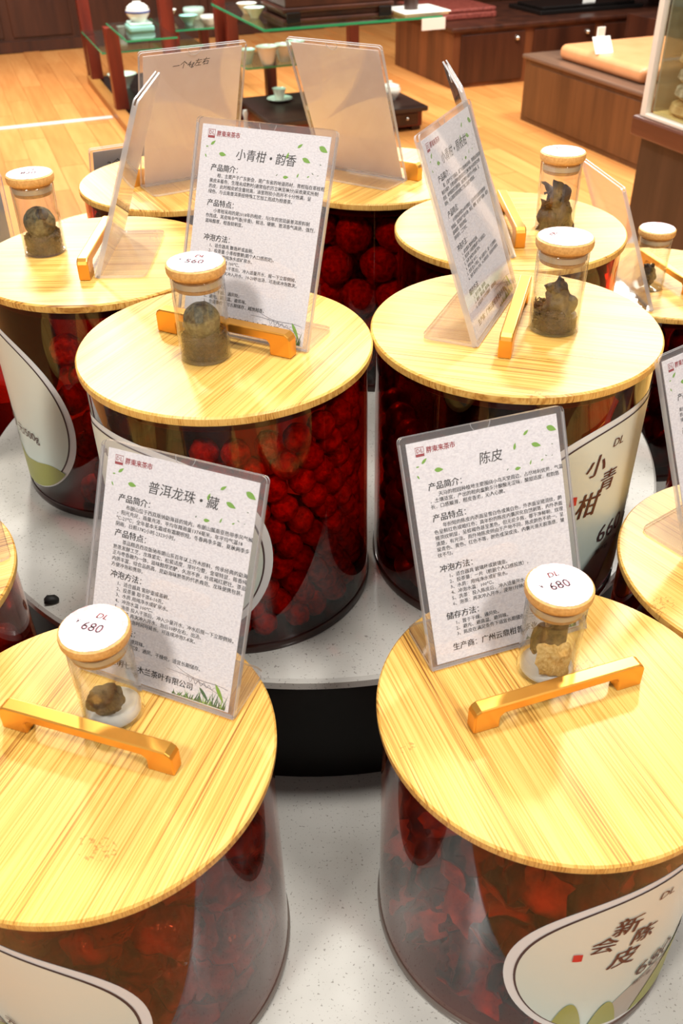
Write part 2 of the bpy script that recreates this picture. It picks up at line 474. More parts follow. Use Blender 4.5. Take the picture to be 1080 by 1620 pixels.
# ------------------------------------------------------------------ the setting: floor, back wall, threshold
YAW = radians(20.5)
E1 = Vector((cos(YAW), sin(YAW), 0)); E2 = Vector((-sin(YAW), cos(YAW), 0))
def rm(a, b, z=0.0): v = E1 * a + E2 * b; return (v.x, v.y, z)

fl = MB().box(-4, 8, -4, 10, -.08, -.006).obj('floor', 'floor'); fl.rotation_euler = (0, 0, YAW); fl['kind'] = 'structure'
pm = MB().box(-.0735, .0735, -.598, .598, 0, .006).mesh('plank', 'floor')
for i in range(-8, 31):
    off = (i * 7 % 5) * .24
    for j in range(7):
        b = 1.9 + j * 1.2 + off - .6
        if b + .6 > 8.9: continue
        o = link('plank', pm, fl); o.location = (i * .15, b, -.006)
ts = MB().box(-3, .57, -.035, .035, 0, .008).obj('threshold_strip', 'steel', bevel=.002)
ts.location = rm(0, 5.86); ts.rotation_euler = (0, 0, YAW); tag(ts, 'bright metal threshold strip across the wooden floor', 'floor strip')

wb = MB().box(-5, 9, 0, .12, 0, 3.1).obj('wall_back', 'dark_wood'); wb.location = rm(0, 8.80); wb.rotation_euler = (0, 0, YAW); wb['kind'] = 'structure'
for k in range(14):
    x = -3.9 + k * .62
    p = MB().box(x - .27, x + .27, -.02, 0, .12, 2.9).obj('panel', 'dark_wood', wb, bevel=.006)
bb = MB().box(-5, 9, -.03, 0, 0, .09).obj('baseboard_back', 'dark_wood'); bb.location = rm(0, 8.80); bb.rotation_euler = (0, 0, YAW); bb['kind'] = 'structure'

# ------------------------------------------------------------------ the tiered stand
ZU, ZL = 1.15, 0.998           # lid tops of the upper and lower jars
TU, TL = ZU - .2605, ZL - .2605  # slab tops
st = thing('tiered_display_stand', (0, 0, 0), 0, 'round two-tier display stand with speckled white quartz tops and black risers', 'display stand')
MB().lathe([(.0, TU - .014), (.414, TU - .014), (.418, TU - .011), (.418, TU - .003), (.415, TU), (0, TU)], 160).obj('upper_slab', 'quartz', st, smooth=40)
MB().lathe([(0, TL), (.409, TL), (.409, TU - .014), (0, TU - .014)], 128).obj('upper_riser', 'black_wood', st, smooth=40)
MB().lathe([(.0, TL - .03), (.732, TL - .03), (.736, TL - .026), (.736, TL - .004), (.732, TL), (0, TL)], 160).obj('lower_slab', 'quartz', st, smooth=40)
MB().lathe([(0, 0), (.68, 0), (.68, TL - .03), (0, TL - .03)], 128).obj('lower_riser', 'black_wood', st, smooth=40)

# ------------------------------------------------------------------ jars
JH = .2605
RW = .1256
lid_me = MB().lathe([(0, -.009), (.1275, -.009), (.1297, -.0078), (.13, -.006), (.13, -.0016), (.1286, 0), (0, 0)], 128).mesh('lid', ['bamboo', 'bamboo_edge'], smooth=35)
for p in lid_me.polygons:
    if abs(p.normal.z) < .6: p.material_index = 1
wall_me = MB().lathe([(RW, -JH + .008), (RW, -.0095), (RW - .0035, -.0095), (RW - .0035, -JH + .008)], 128, closed=True).mesh('wall', ['wall', 'wall_in'], smooth=40)
for p in wall_me.polygons:
    c = p.center
    if abs(p.normal.z) < .5 and p.normal.x * c.x + p.normal.y * c.y < 0: p.material_index = 1
base_me = MB().lathe([(0, -JH), (.1262, -JH), (.1270, -JH + .002), (.1270, -JH + .0085), (.1262, -JH + .010), (.1215, -JH + .010), (0, -JH + .010)], 128).mesh('base', 'jar_base', smooth=40)
wall_pale = wall_me.copy(); wall_pale.materials[0] = M['wall_pale']; wall_pale.materials[1] = M['wall_pale_in']
base_pale = base_me.copy(); base_pale.materials[0] = M['base_pale']
seal_me = MB().lathe([(0, -.019), (.1195, -.019), (.1205, -.018), (.1205, -.009), (0, -.009)], 96).mesh('seal_ring', 'seal', smooth=40)
HL = .0685
hp = [(-HL, 0), (-HL, .0165), (-HL + .0015, .0195), (-HL + .005, .0220), (HL - .005, .0220), (HL - .0015, .0195), (HL, .0165), (HL, 0),
      (HL - .0205, 0), (HL - .0205, .0105), (HL - .0235, .0135), (-HL + .0235, .0135), (-HL + .0205, .0105), (-HL + .0205, 0)]
handle_me = MB().prism(hp, -.0057, .0057).mesh('handle', 'gold')

LZC, LHT, LHB, LW = -.143, .107, .102, 60.0
def lab_top(o, k=1.0): x = min(1, abs(o) / (LW * k)); return LZC + LHT * k * sqrt(max(0, 1 - x ** 2.5))
def lab_bot(o, k=1.0): x = min(1, abs(o) / (LW * k)); return LZC - LHB * k * sqrt(max(0, 1 - x ** 2.5))
def wrap(od, z, r): a = radians(od); return (r * cos(a), r * sin(a), z)

def egg(mb, k, r, n=48, m=6, top=None, bot=None, o0=None, o1=None):
    vs = []; fs = []
    for i in range(n + 1):
        t = -1 + 2 * i / n; o = LW * k * sin(t * pi / 2)
        if o0 is not None: o = o0 + (o1 - o0) * i / n
        zt = lab_top(o, k); zb = lab_bot(o, k)
        if top: zt = max(zb, min(zt, top(o)))
        if bot: zb = min(zt, max(zb, bot(o)))
        for j in range(m + 1): vs.append(wrap(o, zb + (zt - zb) * j / m, r))
    for i in range(n):
        for j in range(m): fs.append((i * (m + 1) + j, (i + 1) * (m + 1) + j, (i + 1) * (m + 1) + j + 1, i * (m + 1) + j + 1))
    return mb.add(vs, fs)

def wrap_text(mb, s, od, z, size, r, bold=0, shear=0, sx=1.0, align='l', res=2, rot=0.0):
    t = MB(); flat_text(t, s, 0, 0, size, 0, bold, 0, shear, align, sx, rot, res)
    mb.add([wrap(od + math.degrees(x / r), z + zz, r) for x, _, zz in t.v], t.f)

def make_label(root, axis, chars, price, style, p0=-14):
    """printed oval sticker wrapped round the jar wall"""
    sh = MB(); egg(sh, 1.0, RW + .0003); egg(sh, 1.0, RW + .0001)
    lb = sh.obj('label', 'label_white', root, smooth=60, fix=False); lb.rotation_euler = (0, 0, radians(axis))
    ln = MB(); egg(ln, .945, RW + .0006); ln.obj('border_line', 'dark_line', lb, smooth=60, fix=False)
    pn = MB(); egg(pn, .932, RW + .0009); pn.obj('panel', 'label_panel', lb, smooth=60, fix=False)
    r1, r2, r3 = RW + .0012, RW + .0015, RW + .0018
    if style != 'mound':
        g = MB(); egg(g, .93, r1, top=lambda o: -.178 - abs(o + 3) ** 2 * .00009); g.obj('mountain_print', 'taupe', lb, smooth=60, fix=False)
        g = MB()
        egg(g, .925, r2, top=lambda o: -.176 - (o - 14) ** 2 * .00011, o0=-12, o1=52)
        egg(g, .925, r2, top=lambda o: -.196 - (o + 22) ** 2 * .0010, o0=-30, o1=-14)
        egg(g, .925, r2, top=lambda o: -.186 - (o + 36) ** 2 * .0011, o0=-43, o1=-29)
        g.obj('leaf_print', 'olive', lb, smooth=60, fix=False)
    else:
        g = MB(); egg(g, .985, r1, top=lambda o: -.190 - .016 * sin((o - 4) * .11) - max(0, o - 24) * .0012); g.obj('leaf_print', 'olive', lb, smooth=60, fix=False)
    t = MB()
    for ch, o, z, sz in chars: wrap_text(t, ch, o - math.degrees(sz / 2 / RW), z - sz * .4, sz, r2, .035, .16, .92)
    if chars: t.obj('brush_lettering', 'brown_ink', lb, fix=False)
    t = MB()
    if price:
        wrap_text(t, price, p0, -.173, .0275, r3, 0, .06, 1.0)
        n = len(price) * .0275 * .575
        wrap_text(t, '元/500g', p0 + math.degrees(n / RW) + .5, -.171, .0145, r3, .01, 0, .95)
        wrap_text(t, '原产地：广东', p0 + 1, -.187, .0066, r3, .02)
    t.obj('price_lettering', 'dark_line', lb, fix=False)
    t = MB(); wrap_text(t, 'DL', -15, -.066, .0115, r2, .012, .18); t.obj('logo_lettering', 'brown_ink', lb, fix=False)
    if chars:
        o, z = min((c[1] for c in chars)) - 7.5, sum(c[2] for c in chars) / len(chars) - .012
        q = MB(); w = 1.5
        q.add([wrap(o + w * x, z + .0045 * y, r2) for x, y in ((-1, -1), (0, -1.1), (1, -1), (1, 1), (0, 1.1), (-1, 1))], [(0, 1, 2, 3, 4, 5)])
        q.obj('seal_stamp', 'seal_red', lb, fix=False)
    return lb

jars = {}
def make_jar(key, x, y, zt, hang, label, axis=None, chars=(), price=None, style='leaf', group='bamboo-lidded tea jars'):
    root = thing('tea_jar', (x, y, zt), 0, label, 'jar', group)
    link('wall', wall_pale if key in 'ABK' else wall_me, root); link('base', base_pale if key in 'ABK' else base_me, root)
    ld = link('lid', lid_me, root); ld.rotation_euler = (0, 0, radians(hang))
    link('handle', handle_me, ld, .0014, 3); link('seal_ring', seal_me, ld)
    if axis is not None: make_label(root, axis, chars, price, style, -6 if key == 'E' else -14)
    jars[key] = (x, y, zt); return root

CH_CP = [('新', -24, -.084, .024), ('会', -30.5, -.104, .022), ('陈', -16.5, -.104, .022), ('皮', -21.5, -.129, .026)]
CH_XQ = [('小', -22, -.079, .024), ('青', -14, -.100, .024), ('柑', -23, -.120, .028)]
make_jar('A', -.1508, -.5728, ZL, -19.4, 'large tea jar at the front left whose lid carries the dragon-ball tea sign', -131, (), '680')
make_jar('B', .1806, -.5433, ZL, 18.6, 'large tea jar at the front right, its label brushed with four characters and 680', -50, CH_CP, '680')
make_jar('C', -.0714, -.2558, ZU, -26.7, 'tea jar full of red balls on the upper tier, left of the two facing front', -132, (), '560')
make_jar('D', .1876, -.2326, ZU, 73, 'tea jar on the upper tier whose label reads 660', -40, CH_XQ, '660')
make_jar('E', -.2274, -.0410, ZU, 90, 'tea jar at the left edge whose pale green label reads 820', -162, (), '820', 'mound')
make_jar('F', -.1785, .2352, ZU, 28.5, 'rear left tea jar under the blank sign with a handwritten line')
make_jar('G', .0815, .2430, ZU, -33.7, 'rear tea jar holding big red fruits, under the blank sign')
make_jar('H', .2247, .0252, ZU, 90, 'tea jar behind the 660 jar, with dark peel in its sample bottle')
make_jar('I', .4936, .2283, ZL, 105, 'tea jar at the right edge in the back, beside the tall display case')
make_jar('J', .3994, -.3935, ZL, 35, 'tea jar cut off by the right edge, on the lower tier')
make_jar('K', -.3879, -.3956, ZL, 115, 'tea jar cut off by the left edge, on the lower tier')
make_jar('L', .5500, -.1160, ZL, 100, 'dark tea jar just outside the right edge behind the neighbouring sign')
make_jar('M', -.3350, .4600, ZL, 28, 'tea jar hidden behind the rear left jar, under a small grey sign')
make_jar('N', -.5150, .2350, ZL, 20, 'tea jar beyond the left edge under a grey sign')

# ------------------------------------------------------------------ what is in the jars
def fill(key, meshes, name, label, cat, group, r, az0, az1, zfill, rad=None, jitter=.25, top=True, squash=False, dens=1.0):
    x0, y0, zt = jars[key]; rnd = random.Random(key)
    zb = zt - JH + .010
    R = (RW - .0045 - r * 1.02) if rad is None else rad
    k = 0; row = 0; z = zb + r * .8
    while z < zb + zfill:
        n = max(3, int(radians(az1 - az0) * R / (2 * r * dens)))
        for i in range(n):
            a = radians(az0 + (az1 - az0) * (i + .5 * (row % 2) + .25) / n) + rnd.uniform(-jitter, jitter) * r / R
            q = R - rnd.uniform(0, .25) * r
            o = bpy.data.objects.new(name, meshes[k % len(meshes)]); COL.objects.link(o)
            o.location = (x0 + q * cos(a), y0 + q * sin(a), z + rnd.uniform(-.12, .12) * r)
            o.rotation_euler = (rnd.uniform(0, 6), rnd.uniform(0, 6), rnd.uniform(0, 6))
            tag(o, label, cat, group); k += 1
        z += r * 1.72; row += 1
    return k
fm = [blob_mesh('foil_ball', 'foil', .0125, .10, 2.6, 3, s) for s in range(4)]
n1 = fill('C', fm, 'wrapped_tea_ball', 'small red wrapped tea ball in the jar of red balls', 'tea ball', 'red tea balls in the upper left-front jar', .0125, -108, 22, .215)
fd = [blob_mesh('dark_ball', 'foil_dark', .0150, .12, 2.2, 3, s + 9) for s in range(3)]
fill('D', fd, 'mandarin_tea_ball', 'dark red mandarin tea ball in the jar labelled 660', 'tea ball', 'mandarin balls in the 660 jar', .0150, -190, -60, .19)
fe = [blob_mesh('rough_ball', 'foil', .0170, .16, 2.4, 3, s + 20) for s in range(3)]
fill('E', fe, 'mandarin_tea_ball', 'red mandarin tea ball in the jar labelled 820', 'tea ball', 'mandarin balls in the 820 jar', .0170, -110, 20, .20)
fg = [blob_mesh('big_fruit', 'foil', .0262, .06, 2.0, 3, s + 30, (1, 1, .86)) for s in range(3)]
fill('G', fg, 'wrapped_mandarin', 'big wrapped mandarin in the rear jar', 'tea ball', 'big mandarins in the rear jar', .0262, -180, 172, .21)
fill('G', fg, 'wrapped_mandarin', 'big wrapped mandarin in the rear jar', 'tea ball', 'big mandarins in the rear jar', .0262, -180, 150, .21, rad=.042)
fa = [blob_mesh('packet', 'packet', .0230, .30, 1.9, 3, s + 40, (1.25, .8, 1)) for s in range(4)]
fill('A', fa, 'wrapped_tea_packet', 'crumpled dark red tea packet in the front left jar', 'tea packet', 'tea packets in the front left jar', .0215, -118, 40, .205, rad=.096)
fp = [peel_mesh('peel_piece', ['peel', 'peel_jar'], .030, 1.9, 1.5, s) for s in range(5)]
fill('B', fp, 'dried_tangerine_peel', 'dried orange peel in the front right jar', 'dried peel', 'dried peels in the front right jar', .0200, -205, -20, .195, rad=.095, dens=.85)
fill('B', [peel_mesh('peel_piece', ['peel', 'peel_jar'], .022, 1.9, 1.5, s + 70) for s in range(3)], 'dried_tangerine_peel', 'dried orange peel in the front right jar', 'dried peel', 'dried peels in the front right jar', .0120, -205, -20, .030, rad=.103)
fz = [blob_mesh('dark_lump', 'foil_dark', .0262, .16, 1.8, 3, s + 60) for s in range(3)]
for key, a0, a1, where in (('F', -170, -10, 'the rear left jar'), ('H', -190, 30, 'the jar behind the 660 jar'), ('I', -220, -60, 'the right rear jar'), ('J', -220, -90, 'the right edge jar'), ('L', -240, -100, 'the jar outside the right edge')):
    fill(key, fz, 'wrapped_mandarin', 'dark wrapped mandarin in ' + where, 'tea ball', 'dark mandarins in ' + where, .0262, a0, a1, .21)
fill('K', fa, 'wrapped_tea_packet', 'crumpled tea packet in the jar at the left edge', 'tea packet', 'tea packets in the left edge jar', .0215, -60, 40, .16, rad=.092)

# ------------------------------------------------------------------ acrylic sign holders
SW, SH, SB = .1336, .179, .050
PW, P0, P1 = .1225, .0035, .1735
PH = P1 - P0
def zf(v): return P1 - v * PH       # v = fraction from the paper's top
def uf(u): return -PW / 2 + u * PW

def sign_print(paper, title, blocks, producer, tail=True):
    y = -.00042
    bk = MB()
    flat_text(bk, title, 0.003, zf(.148), .0098, y, .012, align='c', shear=.12, res=2)
    for v, head, lines, ind in blocks:
        flat_text(bk, head, uf(.10), zf(v), .0062, y, .055)
        for i, ln in enumerate(lines):
            flat_text(bk, ln, uf(.10 if not ind else .155), zf(v + .031 + i * .0262), .00375, y, .035, sx=.985)
    flat_text(bk, producer, uf(.115), zf(.952), .0060, y, .05)
    bk.obj('lettering', 'ink', paper, fix=False)
    rd = MB()
    x, z = uf(.052), zf(.062)
    for (a, b, c, d) in ((0, .0068, .0064, .0068), (0, .0003, .0, .0068), (.0065, .0068, .0, .0068)): rd.add([(x + a, y, z + c), (x + b, y, z + c), (x + b, y, z + d), (x + a, y, z + d)], [(0, 1, 2, 3)])
    rd.add([(x, y, z - .0002), (x + .0068, y, z - .0002), (x + .0068, y, z + .0018), (x, y, z + .0018)], [(0, 1, 2, 3)])
    flat_text(rd, 'DL', x + .0034, z + .0026, .0044, y, .02, align='c')
    flat_text(rd, '胖東来茶市', x + .0084, z + .0018, .0050, y, .06, sx=.92)
    rd.obj('red_logo', 'red', paper, fix=False)
    lf = MB()
    for u, v, l, w, a in ((.10, .085, .0058, .0022, .7), (.185, .135, .0072, .0034, -.1), (.055, .105, .0028, .001, .1), (.05, .15, .0034, .0012, -1.1),
                          (.78, .055, .0058, .0022, .65), (.695, .105, .0056, .0022, 1.3), (.84, .118, .0084, .0036, -.35), (.96, .06, .0090, .0044, -.45),
                          (.70, .205, .0052, .0026, .1), (.79, .19, .0042, .0012, 1.2), (.87, .19, .0026, .0010, .5)):
        leaf2d(lf, uf(min(u, .955)), zf(v), l, w, a, y, 0)
    for u, v, l, w, a in ((.63, .20, .0022, .0007, .8), (.90, .175, .0022, .0006, -.5), (.95, .13, .0018, .0006, -.2), (.94, .18, .0014, .0005, .4)): leaf2d(lf, uf(u), zf(v), l, w, a, y, 1)
    if tail:
        rn = random.Random(3)
        for i in range(46):
            u = .62 + .36 * i / 46; hgt = (.004 + .009 * rn.random()) * (.35 + .8 * i / 46); x = uf(u); z0 = zf(.996); ln = rn.uniform(-.004, .004)
            lf.add([(x - .0007, y, z0), (x + .0007, y, z0), (x + ln, y, z0 + hgt)], [(0, 1, 2)], rn.choice((0, 1, 1)))
        leaf2d(lf, uf(.93), zf(.93), .016, .0030, -1.0, y, 0); leaf2d(lf, uf(.83), zf(.955), .013, .0026, -.8, y, 1)
    lf.obj('leaf_print', ['leaf', 'leaf_dark'], paper, fix=False)
    if tail:
        sg = MB()
        ribbon2d(sg, [(uf(.62 + .36 * t), zf(.865 + .05 * t + .012 * sin(t * 5))) for t in [i / 16 for i in range(17)]], .0005, y, 0)
        ribbon2d(sg, [(uf(.56 + .42 * t), zf(.89 + .045 * t - .01 * sin(t * 4))) for t in [i / 16 for i in range(17)]], .0004, y, 0)
        ribbon2d(sg, [(uf(.70 + .20 * t), zf(.905 + .012 * t) + .0022 * sin(t * 34) * (1 - .5 * t)) for t in [i / 60 for i in range(61)]], .00045, y, 0)
        sg.obj('pen_line', 'ink_soft', paper, fix=False)

def make_sign(x, y, z, yaw, tilt, label, paper='paper', content=None, hand=None, group='slanted acrylic sign holders'):
    root = thing('sign_holder', (x, y, z + .0006), radians(yaw + 90), label, 'sign', group)
    ro = (-radians(tilt), 0, 0)
    fr = MB().prism(rrect(SW, .0004, SH, .004), -.0024, -.0009, mi=0, side=1).obj('front_sheet', ['acrylic', 'acrylic_edge'], root); fr.rotation_euler = ro
    bk = MB().prism(rrect(SW, .0004, SH, .004), .0009, .0028, mi=0, side=1).obj('back_sheet', ['acrylic', 'acrylic_edge'], root); bk.rotation_euler = ro
    sd = MB()
    for s in (-1, 1): sd.box(s * SW / 2 - .0012 * (s > 0), s * SW / 2 + .0012 * (s < 0), -.0009, .0009, .001, SH - .005)
    sd.box(-SW / 2 + .001, SW / 2 - .001, -.0009, .0009, .0006, .0020)
    so = sd.obj('side_seam', 'acrylic_edge', root); so.rotation_euler = ro
    pts = [(SW / 2, 0), (SW / 2, SB - .007), (SW / 2 - .002, SB - .002), (SW / 2 - .007, SB), (-SW / 2 + .007, SB), (-SW / 2 + .002, SB - .002), (-SW / 2, SB - .007), (-SW / 2, 0)]
    MB().prism(pts, 0, .0026, 'z', 0, 1).obj('base_plate', ['acrylic', 'acrylic_edge'], root)
    if paper:
        p = MB().box(-PW / 2, PW / 2, -.0003, .0003, P0, P1).obj('paper', paper, root); p.rotation_euler = ro
        if content: sign_print(p, *content)
        if hand:
            s, u, v, sz = hand
            t = MB(); flat_text(t, s, 0, 0, sz, 0, 0, 0, .25)
            h = MB(); w = max(q[0] for q in t.v); h.add([(uf(u) - q[0], .00045, zf(v) + q[2] + q[0] * .06) for q in t.v], t.f)
            h.obj('handwriting', 'ink', p, fix=False)
        nt = MB().tube([(.008 * cos(a), .0029, SH - .0005 - .0075 * sin(a)) for a in [pi * i / 12 for i in range(13)]], .0003, 5)
        no = nt.obj('finger_notch', 'acrylic_edge', root); no.rotation_euler = ro
    return root

XQG = lambda extra: [
    (.215, '产品简介：', ['　　柑，主要产于广东新会，是广东省的地道药材，青柑指在茶枝柑', '果皮未着色，生理未成熟时(通常指农历立秋至秋分)采收果实所制', '的皮，此时橙皮甙含量较高，油室则较小而并不十分饱满，呈', '绿色。与云南普洱茶经特殊工艺加工而成为柑普茶。'], 0),
    (.385, '产品特点：', ['　　小青柑采用的是2018年的柑皮，与5年的宫廷级普洱原料制', '作而成。其皮味辛气香(辛香)，鲜活，硬朗。普洱香气高扬，强烈，', '滋味醇厚，柑香较明显。'] + extra, 0),
    (.555, '冲泡方法：', ['1、适合器具 飘逸杯或盖碗。', '2、投茶量 小青柑整颗(跟个人口感而定)。', '3、水质 用纯净水或矿泉水。', '4、冲泡水温 100℃。', '5、洗茶 投入干茶后，冲入适量开水，摇一下立即倒掉。', '6、泡茶 再次冲入开水，10-20秒出汤，可连续冲泡数次。'], 1),
    (.785, '储存方法：', ['1、置于干燥、通风处。', '2、避光、避高温、避异味。', '3、合适条件下可长期储存，越放越香。'], 1)]
TXT_A = ('普洱龙珠 • 藏', [
    (.215, '产品简介：', ['　　布朗山位于西双版纳勐海县的境内，布朗山属南亚热带季风气候', '，阳光充足，雨量充沛，平均年降雨量1374毫米，年平均气温18', '℃-21℃，全年基本无霜或有霜期很短。冬春两季多霜，夏秋两季多', '阴雨，日照1782小时-2323小时。'], 0),
    (.370, '产品特点：', ['　　茶品精选西双版纳布朗山系百年以上乔木原料，传承经典的勐海', '熟茶发酵工艺，龙珠紧实，松紧适度，芽叶匀整，金毫特显，陈香纯', '正与枣香融为一体，滋味醇厚浓酽，久泡不衰，叶底褐红肥壮。茶品', '内质丰富，综合品质高，是勐海味熟茶的代表典范。龙珠便携包装，', '方便冲泡和携带。'], 0),
    (.555, '冲泡方法：', ['1、适合器具 紫砂壶或盖碗。', '2、投茶量 取干茶6-10克。', '3、水质 用纯净水或矿泉水。', '4、冲泡水温 100℃。', '5、洗茶 投入干茶后，冲入少量开水，冲水后摇一下立即倒掉。', '6、泡茶 再次冲入开水，泡后10秒左右，出汤。', '　 后期冲泡时间可延长，可连续冲泡7-8次。'], 1),
    (.800, '储存方法：', ['1、避光，避异味。', '2、储存于阴凉，通风、干燥处，适宜长期储存。'], 1)], '　昆明七彩木兰茶叶有限公司')
TXT_B = ('陈皮', [
    (.215, '产品简介：', ['　　天马的柑园种植地主要围绕小鸟天堂周边，占尽地利优势，气温', '，土壤适宜，产出的柑肉爽脆多汁酸酸无涩味，酸甜适度，柑韵悠', '长，口感顺滑，柑皮香浓，沁人心脾。'], 0),
    (.355, '产品特点：', ['　　年份短的陈皮内表面呈雪白色或黄白色，外表面呈猪须纹，颜', '色呈鲜红色或暗红色；高年份的陈皮内囊风化自然剥落，内外表面', '猪须纹明显，呈棕褐色甚至黑色。但无论多陈，都干净鲜明，纹理', '清楚，有光泽。而外地陈皮则由于产地不同，陈皮颜色不统一，呈', '现青色、黄色、红色不等，颜色或深或浅，内囊光滑无脱落感，皱', '纹不匀。'], 0),
    (.585, '冲泡方法：', ['1、适合器具 玻璃杯或玻璃壶。', '2、投茶量：一片（根据个人口感投放）。', '3、水质：用纯净水或矿泉水。', '4、冲泡水温：100℃。', '5、洗茶：投入陈皮后，冲入适量开水，摇一下立即倒掉。', '6、泡茶：再次冲入开水，浸泡1分钟左右，出汤。'], 1),
    (.805, '储存方法：', ['1、置于干燥、通风处。', '2、避光、避高温、避异味。', '3、陈皮在满足条件下适宜长期储存。'], 1)], '生产商：广州云鼎柑普茶业')
TXT_C = ('小青柑 • 韵香', XQG([]), '生产商：云鼎茗家茶叶有限公司')
TXT_D = ('小青柑 • 原枝柑', XQG(['选料讲究，工艺考究。']), '生产商：广州云鼎柑普茶业有限公司')

make_sign(-.1131, -.5260, ZL, -113.7, 26.0, 'acrylic sign for dragon-ball tea on the front left lid', content=TXT_A)
make_sign(.1568, -.4883, ZL, -71.2, 25.6, 'acrylic sign with a two-character title on the front right lid', content=TXT_B)
make_sign(-.0586, -.2504, ZU, -116.2, 22.7, 'acrylic text sign behind the gold handle and 560 bottle', content=TXT_C)
make_sign(.1741, -.2162, ZU, -24.3, 19.8, 'acrylic text sign turned sideways on the lid of the 660 jar', content=TXT_D)
make_sign(-.2163, -.0377, ZU, 180, 21.3, 'empty clear acrylic holder seen edge-on on the left lid', paper=None)
make_sign(-.1641, .2308, ZU, 118.5, 22, 'blank back of a sign with one handwritten line near its top', paper='paper_back', hand=('一个4g左右', .72, .115, .0095))
make_sign(.0651, .2409, ZU, 56.3, 22, 'wholly blank pinkish back of a sign on the rear lid', paper='paper_back')
make_sign(.2135, -.0045, ZU, 0.6, 22, 'acrylic sign seen on edge behind the 660 jar sign', paper='paper_back')
make_sign(.4350, .1901, ZL, 8.5, 23, 'empty clear acrylic holder beside the rightmost sample bottle', paper=None)
make_sign(.3814, -.3454, ZL, -54.9, 23.5, 'acrylic text sign cut off by the right edge', content=TXT_C)
make_sign(-.3380, -.3270, ZL, 205, 22, 'acrylic holder at the left edge of which only the base corner shows', paper='paper_grey')
make_sign(-.2877, .4205, ZL, 117.5, 22, 'small grey sign with black handwriting peeking out behind the rear left lid', paper='paper_grey', hand=('2个4g', .86, .17, .015))
make_sign(-.4950, .2620, ZL, 111.9, 22, 'grey sign at the left edge behind the leftmost sample bottle', paper='paper_grey')

# ------------------------------------------------------------------ sample bottles
BR, CR, BH = .0221, .02455, .0832
glass_me = MB().lathe([(0, .0004), (BR - .001, .0004), (BR, .0014), (BR, .0715), (BR - .0004, .0721), (BR - .0014, .0715), (BR - .0014, .0024), (0, .0022)], 56).mesh('glass', 'glass', smooth=50)
cap_me = MB().lathe([(0, .0735), (.0218, .0735), (.0236, .0748), (.0244, .0768), (CR, .0800), (.0242, .0822), (.0230, BH), (0, BH)], 56).mesh('cap', 'cap', smooth=40)
plug_me = MB().lathe([(0, .0620), (.0190, .0620), (.0194, .0625), (.0194, .0735), (0, .0735)], 48).mesh('plug', 'cap', smooth=40)
gask_me = MB().lathe([(.0190, .0652), (.0203, .0657), (.0203, .0700), (.0190, .0706)], 48, closed=True).mesh('gasket', 'gasket', smooth=60)
st_me = MB().lathe([(0, BH), (.0186, BH), (.0186, BH + .0003), (0, BH + .0003)], 48).mesh('sticker', 'sticker')
ring_me = MB().lathe([(.0185, BH), (.0228, BH), (.0228, BH + .00035), (.0185, BH + .00035)], 48, closed=True).mesh('floral_ring', 'floral')

def make_bottle(x, y, z, rz, label, price=None, tilt=(0, 0)):
    root = thing('sample_bottle', (x, y, z), 0, label, 'bottle', 'glass sample bottles')
    link('glass', glass_me, root)
    cp = link('cap', cap_me, root); cp.rotation_euler = (0, 0, radians(rz))
    link('plug', plug_me, cp); link('gasket', gask_me, cp); link('sticker', st_me, cp); link('floral_ring', ring_me, cp)
    t = MB(); flat_text(t, 'DL', 0, .0085, .0070, 0, .05, shear=.15, align='c', res=2)
    m = MB(); m.add([(a, c, BH + .0006) for a, _, c in t.v], t.f); m.obj('logo_lettering', 'red', cp, fix=False)
    if price:
        t = MB(); flat_text(t, price, -.001, -.0042, .0112, 0, .04, align='c', sx=.95, res=2); flat_text(t, '￥', -.0160, .0005, .0052, 0, .03); flat_text(t, '元/斤', .0088, -.0066, .0034)
        m = MB(); m.add([(a, c, BH + .0006) for a, _, c in t.v], t.f); m.obj('price_lettering', 'price', cp, fix=False)
    return root

def inside(name, me, x, y, z, rot, label, cat, sc=(1, 1, 1)):
    o = bpy.data.objects.new(name, me); COL.objects.link(o); o.location = (x, y, z); o.rotation_euler = rot; o.scale = sc
    return tag(o, label, cat)

